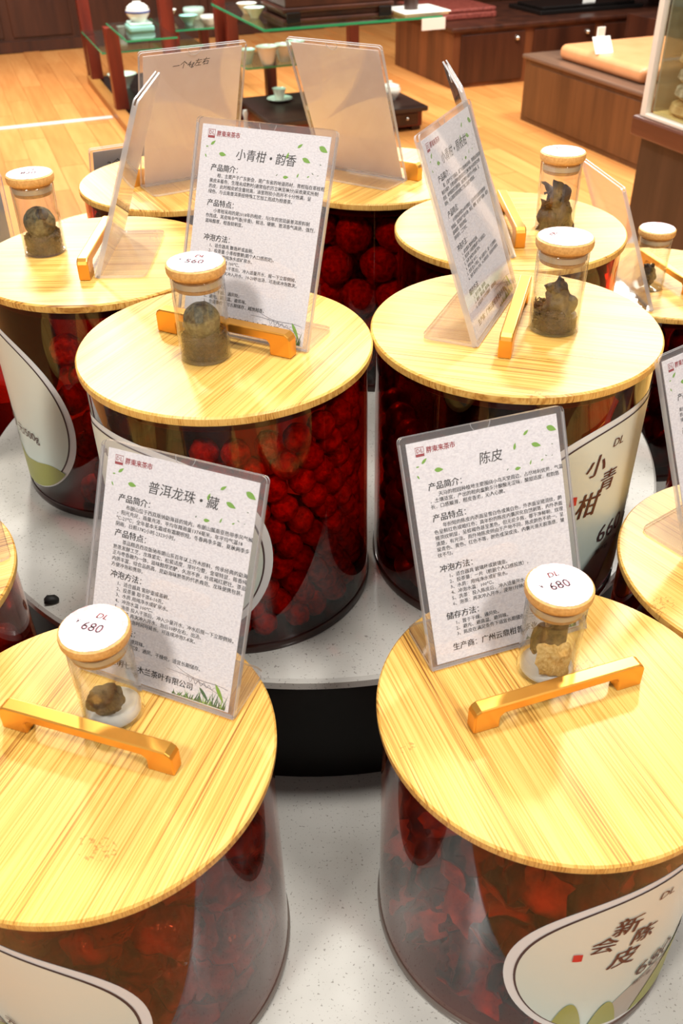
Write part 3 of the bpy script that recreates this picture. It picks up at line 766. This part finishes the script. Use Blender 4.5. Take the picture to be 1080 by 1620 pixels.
def loose_tea(x, y, z, hgt, label, slope=(0, 0), n=560, seed=1):
    rn = random.Random(seed); mb = MB(); R = BR - .0026
    mb.lathe([(0, .0003), (R - .001, .0003), (R - .0006, hgt * .72), (R * .5, hgt * .80), (0, hgt * .82)], 20)
    for i in range(n):
        q = R * sqrt(rn.random()) * .97; a = rn.uniform(0, 2 * pi)
        if i % 2: q = R * .95
        zz = rn.uniform(.04, .95) * hgt if i % 2 else hgt * rn.uniform(.78, 1.0)
        zz += (slope[0] * q * cos(a) + slope[1] * q * sin(a)) * (zz / hgt)
        zz = max(.0012, zz)
        t = a + pi / 2 + rn.uniform(-.8, .8); ln = rn.uniform(.0035, .0075); w = rn.uniform(.0005, .0010); c = rn.uniform(-.0012, .0012)
        dx, dy, dz = cos(t) * ln / 2, sin(t) * ln / 2, rn.uniform(-.3, .5) * ln / 2
        cx, cy = q * cos(a), q * sin(a)
        def clampr(px, py):
            r = sqrt(px * px + py * py); k = min(1, R / r) if r > 0 else 1; return px * k, py * k
        vs = []
        for f in (-1, 0, 1):
            px, py = clampr(cx + dx * f, cy + dy * f); pz = max(.0006, zz + dz * f + (c if f == 0 else 0))
            nx, ny = -sin(t) * w, cos(t) * w
            for s1, s2 in ((-1, 0), (0, 1), (1, 0), (0, -1)):
                ax, ay = clampr(px + nx * s1, py + ny * s1); vs.append((ax, ay, max(.0004, pz + w * s2)))
        fs = []
        for f in (0, 1):
            for k in range(4): j = (k + 1) % 4; fs.append((f * 4 + k, f * 4 + j, f * 4 + 4 + j, f * 4 + 4 + k))
        fs += [(0, 1, 2, 3), (11, 10, 9, 8)]
        mb.add(vs, fs)
    o = mb.obj('loose_tea_leaves', 'tea', smooth=30); o.location = (x, y, z + .0022)
    return tag(o, label, 'tea leaves', kind='stuff')

def disc(x, y, z, label):
    o = MB().lathe([(0, .0023), (.0200, .0023), (.0200, .0032), (0, .0032)], 40).obj('white_disc', 'white'); o.location = (x, y, z); return tag(o, label, 'card disc')

# A: one crumpled tea ball on a white disc
bx, by = -.1402, -.5415
make_bottle(bx, by, ZL, -19.4, 'sample bottle marked 680 with one dark tea ball, on the front left lid', '680')
disc(bx, by, ZL, 'white card disc under the single dark tea ball')
inside('tea_ball', blob_mesh('tea_ball', 'ball_dark', .0120, .22, 1.9, 4, 55, (1.05, .95, .9)), bx - .004, by - .002, ZL + .0140, (0, .2, .4), 'dark crumpled tea ball in the front left bottle', 'tea ball')
# B: curled peel
bx, by = .1805, -.5075
make_bottle(bx, by, ZL, 18.6, 'sample bottle marked 680 with tan peel, on the front right lid', '680')
disc(bx, by, ZL, 'white card disc under the tan peel')
inside('peel_piece', peel_mesh('peel_piece', ['peel_in', 'peel_in'], .0195, 1.5, 1.35, 3, .0035), bx + .001, by - .0050, ZL + .0140, (radians(55), radians(12), radians(12)), 'rough tan piece of peel in the front right bottle', 'dried peel')
inside('peel_piece', peel_mesh('peel_piece', ['peel_dark', 'peel_dark'], .0220, 1.5, 2.2, 8, .002), bx + .001, by + .0045, ZL + .0310, (radians(-78), 0, radians(8)), 'dark curled peel standing behind the tan piece', 'dried peel', (1.0, 1.0, 1.0))
# C: olive ball on loose tea
bx, by = -.0858, -.2800
make_bottle(bx, by, ZU, -12, 'sample bottle marked 560 with an olive ball, before the gold handle', '560')
loose_tea(bx, by, ZU, .0200, 'loose tea in the bottle marked 560', (.1, .05), seed=1)
inside('tea_ball', blob_mesh('tea_ball', 'ball_green', .0155, .03, 3, 4, 61), bx - .0005, by + .001, ZU + .0320, (0, 0, 0), 'smooth olive tea ball in the bottle marked 560', 'tea ball')
# D: torn peel on loose tea
bx, by = .2211, -.2393
make_bottle(bx, by, ZU, 60, 'sample bottle with torn shards of peel on the 660 jar', None)
loose_tea(bx, by, ZU, .0165, 'loose tea under the torn shards', (-.35, 0), seed=2)
inside('peel_piece', peel_mesh('peel_piece', ['peel_olive', 'peel_olive'], .0180, 1.9, 1.5, 12, .0012, .4), bx + .003, by - .002, ZU + .0235, (radians(35), radians(25), 0), 'broad torn shard of green peel on the 660 jar', 'dried peel')
inside('peel_piece', peel_mesh('peel_piece', ['peel_dark', 'peel_in'], .0120, 1.7, 1.5, 15, .0012, .5), bx - .001, by + .002, ZU + .0370, (radians(75), radians(-30), radians(20)), 'upright pointed shard of brown peel on the 660 jar', 'dried peel')
# E: pierced ball on loose tea
bx, by = -.2887, -.0238
make_bottle(bx, by, ZU, 5, 'leftmost sample bottle with a pierced olive ball', '820')
loose_tea(bx, by, ZU, .0185, 'loose tea in the leftmost bottle', (.05, .1), seed=3)
eb = inside('tea_ball', blob_mesh('tea_ball', 'ball_green', .0165, .03, 3, 4, 71), bx, by, ZU + .0320, (0, 0, 0), 'pierced olive tea ball in the leftmost bottle', 'tea ball')
hd = (Vector((.45, -.55, .72))).normalized()
hm = MB().lathe([(0, .0012), (.0058, .0008), (.0068, 0), (.0062, -.0015), (0, -.0020)], 20).obj('hole', 'crumb', eb, smooth=60)
hm.location = hd * .0158; hm.rotation_euler = hd.to_track_quat('Z', 'Y').to_euler()
# H: big dark peels
bx, by = .2738, .0190
make_bottle(bx, by, ZU, 10, 'sample bottle full of folded dark peel, right of the rear handle', None)
for k, (dx, dy, dz, rot) in enumerate(((-.006, -.002, .015, (1.3, .2, .3)), (.006, -.002, .018, (1.4, -.3, 1.0)), (0, .003, .026, (1.2, .1, 2.2)), (.001, -.003, .034, (1.5, .4, .4)), (-.004, .004, .030, (1.1, -.3, 1.6)), (.004, -.004, .012, (1.6, .2, 2.6)))):
    inside('peel_piece', peel_mesh('peel_piece', ['peel_brown', 'peel_brown'], .0190, 1.8, 1.7, 20 + k, .0016, .3), bx + dx, by + dy, ZU + dz, rot, ('lower left', 'middle right', 'hindmost', 'topmost', 'upper left', 'lowest right')[k] + ' dark peel in the bottle right of the rear handle', 'dried peel')
# I
bx, by = .4605, .2060
make_bottle(bx, by, ZL, 30, 'rightmost small sample bottle behind the clear holder', None)
for k, (dx, dy, dz, rot) in enumerate(((-.004, 0, .013, (1.2, .3, .2)), (.004, .002, .016, (1.4, -.4, 1.1)), (-.003, -.003, .025, (1.5, .2, 2.0)))):
    inside('peel_piece', peel_mesh('peel_piece', ['peel_dark', 'peel_dark'], .0140, 1.7, 1.6, 30 + k, .0016, .3), bx + dx, by + dy, ZL + dz, rot, ('left', 'right', 'upper')[k] + ' dark peel in the rightmost bottle', 'dried peel')

cr = link('tea_crumb', blob_mesh('tea_crumb', 'crumb', .0065, .35, 1.6, 2, 3, (1.2, .9, .6))); cr.location = (-.2675, -.3040, TU + .0036)
tag(cr, 'dark tea crumb lying near the rim of the upper white slab', 'crumb')

# ------------------------------------------------------------------ shop furniture behind (room frame: a to the right, b to the back)
def rthing(name, a, b, label, cat, group=None, z=0.0): return thing(name, rm(a, b, z), YAW, label, cat, group)

def glass_plate(name, parent, x0, x1, y0, y1, z, t=.010):
    return MB().box(x0, x1, y0, y1, z - t, z).obj(name, ['shelf_glass'], parent)
def edge_strip(parent, x0, x1, y0, y1, z, t=.010):
    m = MB(); e = .004
    m.box(x0 - e, x1 + e, y0 - e, y0, z - t, z); m.box(x0 - e, x0, y0, y1, z - t, z)
    return m.obj('green_edge', 'glass_edge', parent)

# left stepped rack
rk = rthing('display_rack', .60, 5.0, 'rosewood stepped rack with low glass shelves at the far left', 'rack')
MB().box(-.02, .06, -.25, 2.10, 0, .055).obj('bottom_rail', 'rail_wood', rk, bevel=.004)
MB().box(.06, .62, -.25, 2.05, .0, .05).obj('deck', 'black', rk)
for x, y, h, w in ((.0, 1.98, .36, .09), (.0, .86, .56, .09), (.62, 1.98, .36, .08), (.52, 1.27, .45, .06), (.86, 1.78, .45, .06)):
    MB().box(x, x + w, y - .05, y + .05, .05, h).obj('post', 'rosewood', rk, bevel=.004)
MB().box(.36, .45, .70, .78, .05, 1.5).obj('post', 'rosewood', rk, bevel=.004)
MB().box(.0, .09, 2.10, 2.2, .0, 1.5).obj('post', 'rosewood', rk, bevel=.004)
g1 = glass_plate('glass_shelf', rk, .0, .72, 1.10, 2.10, .37); g2 = glass_plate('glass_shelf', rk, .04, .35, .20, .95, .57); g3 = glass_plate('glass_shelf', rk, .50, .95, 1.2, 1.85, .46)
for g, a in ((g1, (.0, .72, 1.10, 2.10, .37)), (g2, (.04, .35, .20, .95, .57)), (g3, (.50, .95, 1.2, 1.85, .46))): edge_strip(g, *a)

# centre glass rack with carved block on top
ck = rthing('glass_display_table', 1.26, 4.35, 'glass-topped rosewood display table behind the two blank signs', 'table')
gt = glass_plate('glass_top', ck, 0, 1.08, 0, 1.14, .70, .012); edge_strip(gt, 0, 1.08, 0, 1.14, .70, .012)
gm = glass_plate('glass_shelf', ck, .06, .62, .62, 1.15, .40); edge_strip(gm, .06, .62, .62, 1.15, .40)
for x, y, h in ((.10, 1.07, .688), (.06, 1.20, 1.5), (.36, 1.12, .39), (.95, 1.08, .688)):
    MB().box(x - .035, x + .035, y - .035, y + .035, .0, h).obj('post', 'rosewood', ck, bevel=.004)
blk = rthing('carved_wood_plinth', 1.41, 4.47, 'dark stepped wooden plinth standing on the green-edged glass top', 'plinth', z=.70)
for k, (i, h0, h1) in enumerate(((.0, .0, .02), (.03, .02, .05), (.0, .05, .075), (.02, .075, .40))):
    MB().box(i, .68 - i, i * .5, .42, h0, h1).obj('step', 'dark_wood', blk, bevel=.006)
for x in (.02, .58): MB().box(x, x + .08, -.012, .0, .0, .055).obj('foot', 'black', blk, bevel=.004)

tr = rthing('low_tray_table', 1.35, 4.62, 'low dark tray table with a drawer, holding white cups on the floor', 'table')
MB().box(0, 1.06, 0, .75, .12, .15).obj('top', 'slate', tr, bevel=.006)
MB().box(.03, 1.03, .03, .72, .03, .12).obj('body', 'rosewood', tr)
MB().box(.70, 1.0, .022, .03, .04, .11).obj('drawer', 'dark_wood', tr, bevel=.003)
MB().lathe([(0, 0), (.008, 0), (.01, .006), (.006, .014), (0, .016)], 14).obj('knob', 'knob', tr, smooth=60).location = (.92, .015, .075)
for x in (.05, 1.0): MB().box(x - .03, x + .03, .05, .7, 0, .03).obj('foot', 'dark_wood', tr)

def lathe_thing(name, prof, mat, a, b, z, label, cat, group=None, parts=(), n=28):
    o = rthing(name, a, b, label, cat, group, z)
    MB().lathe(prof, n).obj('body', mat, o, smooth=50)
    for nm, pf, m in parts: MB().lathe(pf, n).obj(nm, m, o, smooth=50)
    return o
bowl = [(0, .0), (.035, 0), (.038, .012), (.06, .04), (.085, .075), (.088, .078), (.082, .076), (.055, .04), (.03, .016), (0, .012)]
cup = [(0, 0), (.022, 0), (.026, .006), (.038, .05), (.045, .07), (.047, .071), (.041, .066), (.034, .045), (.02, .01), (0, .008)]
saucer = [(0, 0), (.04, 0), (.075, .012), (.085, .02), (.083, .022), (.04, .006), (0, .006)]
lidbowl = [(0, 0), (.05, 0), (.055, .01), (.085, .05), (.09, .07), (.085, .085), (0, .085)]
sc = lambda p, k: [(r * k, z * k) for r, z in p]
lathe_thing('bowl', sc(bowl, 1.25), 'porcelain', .78, 6.55, .05, 'white bowl on the dark bottom deck of the left rack', 'bowl')
lathe_thing('cup', sc(cup, .9), 'porcelain', .85, 6.75, .37, 'small white cup on the lowest glass shelf at the left', 'cup')
# blue and white pot standing on pale boxes on the second shelf
pb = rthing('stacked_gift_box', .79, 5.55, 'pale celadon gift box under the blue and white pot', 'box', z=.57)
MB().box(-.08, .08, -.09, .09, 0, .035).obj('body', 'celadon_dark', pb, bevel=.01); MB().box(-.07, .07, -.08, .08, .035, .05).obj('lid', 'celadon', pb, bevel=.006)
pot = lathe_thing('lidded_pot', sc(lidbowl, .85), 'porcelain', .79, 5.55, .62, 'blue and white lidded pot on the left rack', 'pot',
            parts=(('rim_band', [(.0745, .064), (.0775, .060), (.0765, .052), (.072, .048)], 'blue'), ('lid', [(0, .070), (.064, .0725), (.068, .082), (.045, .100), (.028, .104), (.026, .112), (0, .114)], 'porcelain')))
lb2 = rthing('gift_box', .90, 5.55, 'pale green gift box below the second glass shelf', 'box', z=.05)
MB().box(-.10, .16, -.12, .10, 0, .26).obj('body', 'celadon', lb2, bevel=.008); MB().box(-.105, .165, -.125, .105, .26, .30).obj('lid', 'porcelain', lb2, bevel=.006)
lathe_thing('slim_vase', [(0, 0), (.03, 0), (.045, .06), (.03, .15), (.04, .17), (.035, .17), (0, .16)], 'porcelain', .98, 5.25, .05, 'slim white vase at the foot of the left rack', 'vase')
for k, (a, b, m, s) in enumerate(((1.22, 6.75, 'porcelain', .8), (1.40, 6.65, 'celadon', .9), (1.30, 6.40, 'celadon_dark', .8), (1.44, 6.35, 'porcelain', .7))):
    lathe_thing('tea_bowl', sc(lidbowl if k % 2 else bowl, s), m, a, b, .46, ('white open tea bowl at the back of', 'pale lidded tea bowl at the right of', 'celadon open tea bowl at the front of', 'small white lidded tea bowl at the front of')[k] + ' the third glass shelf', 'bowl', 'tea bowls on the third glass shelf')
lathe_thing('cup', sc(cup, 1.1), 'porcelain', 1.62, 6.5, .62, 'white cup glowing beside the red column', 'cup').location.z = .0506
# cups on the middle shelf of the centre table
for k, (a, b, s, m) in enumerate(((1.36, 5.10, 1.2, 'celadon'), (1.47, 5.02, 1.5, 'porcelain'), (1.60, 5.08, 1.4, 'porcelain'), (1.72, 5.20, 1.3, 'celadon'))):
    lathe_thing('tea_cup', sc(cup, s), m, a, b, .40, ('leftmost celadon', 'second, tall white', 'third white', 'rightmost celadon')[k] + ' cup on the middle glass shelf', 'cup', 'cups on the middle glass shelf')
for k, (a, b) in enumerate(((1.335, 5.06), (1.345, 5.25))):
    lathe_thing('small_dish', sc(bowl, .7), ('celadon', 'porcelain')[k % 2], a, b - .28, .70, ('front', 'rear')[k] + ' small dish left of the dark plinth on the glass top', 'dish', 'dishes on the glass top')
for k, (a, b) in enumerate(((1.58, 5.16), (1.72, 4.80))):
    lathe_thing('saucer', saucer, 'porcelain', a, b, .15, ('rear', 'front')[k] + ' white saucer on the low tray', 'saucer', 'saucers on the low tray')
    lathe_thing('tea_cup', cup, 'porcelain', a, b, .158, ('rear', 'front')[k] + ' white cup on a saucer on the low tray', 'cup', 'cups on the low tray')
lathe_thing('lidded_bowl', sc(lidbowl, .80), 'porcelain', 2.26, 4.90, .15, 'white lidded bowl at the right end of the low tray', 'bowl',
            parts=(('lid', [(0, .066), (.066, .068), (.06, .085), (.03, .095), (.014, .10), (.014, .112), (0, .114)], 'porcelain'),))
lathe_thing('slim_vase', [(0, 0), (.02, 0), (.016, .03), (.012, .10), (.018, .13), (.012, .15), (0, .15)], 'porcelain', 1.30, 5.02, 0, 'slim white candlestick beside the low tray', 'vase')
wt = rthing('white_tray', 2.14, 4.50, 'white porcelain tray at the right end of the glass top', 'tray', z=.70)
MB().box(-.02, .26, -.12, .16, 0, .012).obj('base', 'porcelain', wt, bevel=.004); MB().box(-.03, .27, -.13, .17, .012, .02).obj('rim', 'porcelain', wt, bevel=.004)
sp = lathe_thing('steel_canister', [(0, 0), (.04, 0), (.042, .02), (.042, .09), (.03, .10), (0, .10)], 'slate', 2.22, 4.52, .72, 'dark ribbed canister on the white tray', 'canister')
tg = rthing('price_card', 2.30, 4.341, 'white price card hanging below the glass top', 'price card', z=.66)
MB().box(-.09, .06, 0, .004, -.03, .03).obj('card', 'white', tg)

# bench along the back and chest
bn = rthing('low_cabinet', 3.10, 5.65, 'long low brown cabinet with round knobs at the back', 'cabinet')
MB().box(0, 4.2, 0, 1.05, .0, .385).obj('body', 'bench_wood', bn)
MB().box(-.03, 4.2, -.03, 1.05, .385, .415).obj('top', 'dark_wood', bn, bevel=.008)
for k in range(5):
    d = MB().box(.06 + k * .62, .06 + k * .62 + .54, -.012, 0, .03, .36).obj('door', 'dark_wood', bn, bevel=.004)
    q = MB().lathe([(0, 0), (.016, 0), (.02, .01), (.012, .024), (0, .028)], 14).obj('knob', 'knob', d, smooth=60); q.location = (.06 + k * .62 + .47, -.012, .315); q.rotation_euler = (pi / 2, 0, 0)
lr = rthing('leather_case', 3.02, 5.95, 'red-brown leather case lying on the low cabinet', 'case', z=.415)
MB().box(0, .60, 0, .60, 0, .045).obj('body', 'leather_red', lr, bevel=.012); MB().box(.004, .596, .004, .596, .045, .075).obj('lid', 'leather_red', lr, bevel=.012)
bk2 = rthing('black_tray', 3.95, 5.85, 'flat black lacquer tray on the low cabinet', 'tray', z=.415)
MB().box(0, .95, 0, .50, 0, .03).obj('base', 'black', bk2, bevel=.005); MB().box(.05, .9, .05, .45, .03, .05).obj('board', 'black', bk2, bevel=.005)
tg2 = rthing('price_tag', 4.45, 5.95, 'white price tag standing on the black tray', 'price tag', z=.465)
MB().box(-.055, .055, 0, .01, 0, .075).obj('card', 'white', tg2); MB().box(-.03, .03, .0, .04, 0, .004).obj('foot', 'white', tg2)
up = rthing('raised_shelf', 4.60, 5.62, 'reddish wooden raised shelf above the black tray', 'shelf')
MB().box(.0, 2.6, .05, .55, .60, .65).obj('board', 'moulding', up, bevel=.006)
for x in (.55, 2.4): MB().box(x, x + .06, .10, .5, .415, .60).obj('leg', 'dark_wood', up)

ch = rthing('wooden_chest', 3.10, 3.25, 'worn brown wooden chest with a flat top', 'chest')
MB().box(0, 1.3, 0, 1.37, 0, .375).obj('body', 'brown_wood', ch)
MB().box(-.02, 1.3, 0, 1.39, .375, .40).obj('top', 'wood_top', ch, bevel=.008)
rn = random.Random(5)
MB().box(-.006, 0, .06, 1.31, .03, .35).obj('panel', 'brown_wood', ch, bevel=.003)
cu = rthing('seat_cushion', 3.18, 3.52, 'tan padded cushion lying on the wooden chest', 'cushion', z=.40)
c1 = MB().box(0, .78, 0, .86, 0, .088).obj('pad', 'leather_tan', cu, bevel=.038, seg=5)
tg3 = rthing('price_tag', 3.24, 3.98, 'white price tag leaning on the tan cushion', 'price tag', z=.489)
tc3 = MB().box(-.06, .06, 0, .004, 0, .10).obj('card', 'white', tg3); tc3.rotation_euler = (radians(-35), 0, 0)
tcl = MB().box(-.025, .025, .06, .07, .075, .13).obj('clip', 'white', tg3)
dk = rthing('dark_drawer_unit', 4.42, 4.70, 'dark drawer unit behind the wooden chest', 'cabinet')
MB().box(0, 1.2, 0, .7, 0, .46).obj('body', 'dark_wood', dk, bevel=.006); MB().box(.03, 1.17, -.01, 0, .30, .43).obj('drawer', 'black', dk, bevel=.003)

# tall glass display case at the right
gc = rthing('display_case', 1.64, .40, 'tall glass display case on a brown wooden base at the right edge', 'display case')
MB().box(.02, .9, 0, 1.14, 0, .74).obj('base', 'case_wood', gc)
MB().box(-.01, .9, -.02, 1.17, .74, .80).obj('moulding', 'moulding', gc, bevel=.008)
MB().box(.03, .86, .02, 1.12, .80, .815).obj('shelf_cloth', 'cream_cloth', gc)
for y in (1.11, 0.0): MB().box(.0, .024, y + .011, y + .035, .80, 1.75).obj('frame_post', 'aluminium', gc, bevel=.003)
MB().box(.0, .024, .035, 1.121, .80, .812).obj('frame_rail', 'aluminium', gc, bevel=.003)
MB().box(.010, .018, .035, 1.11, .822, 1.75).obj('pane', 'pane', gc)
MB().box(.035, .86, 1.122, 1.130, .815, 1.75).obj('pane', 'pane_back', gc)
gs = MB().box(.05, .86, .04, 1.10, 1.15, 1.158).obj('glass_shelf', 'shelf_glass', gc)
ords = ('lowest', 'second', 'third', 'fourth', 'fifth', 'sixth', 'seventh')
for k in range(7):
    rr, h = .098 - .004 * (k % 3), .046
    lathe_thing('tea_cake', [(0, 0), (rr * .8, 0), (rr, h * .3), (rr * .95, h * .7), (rr * .6, h * .98), (0, h)], ('stone_b', 'stone_a', 'stone_a')[k % 3], 1.64 + .126 + .004 * (k % 2), .40 + 1.012, .815 + k * h,
                ords[k] + ' tea cake from the bottom of the stack in the glass case', 'tea cake', 'stacked tea cakes in the glass case')
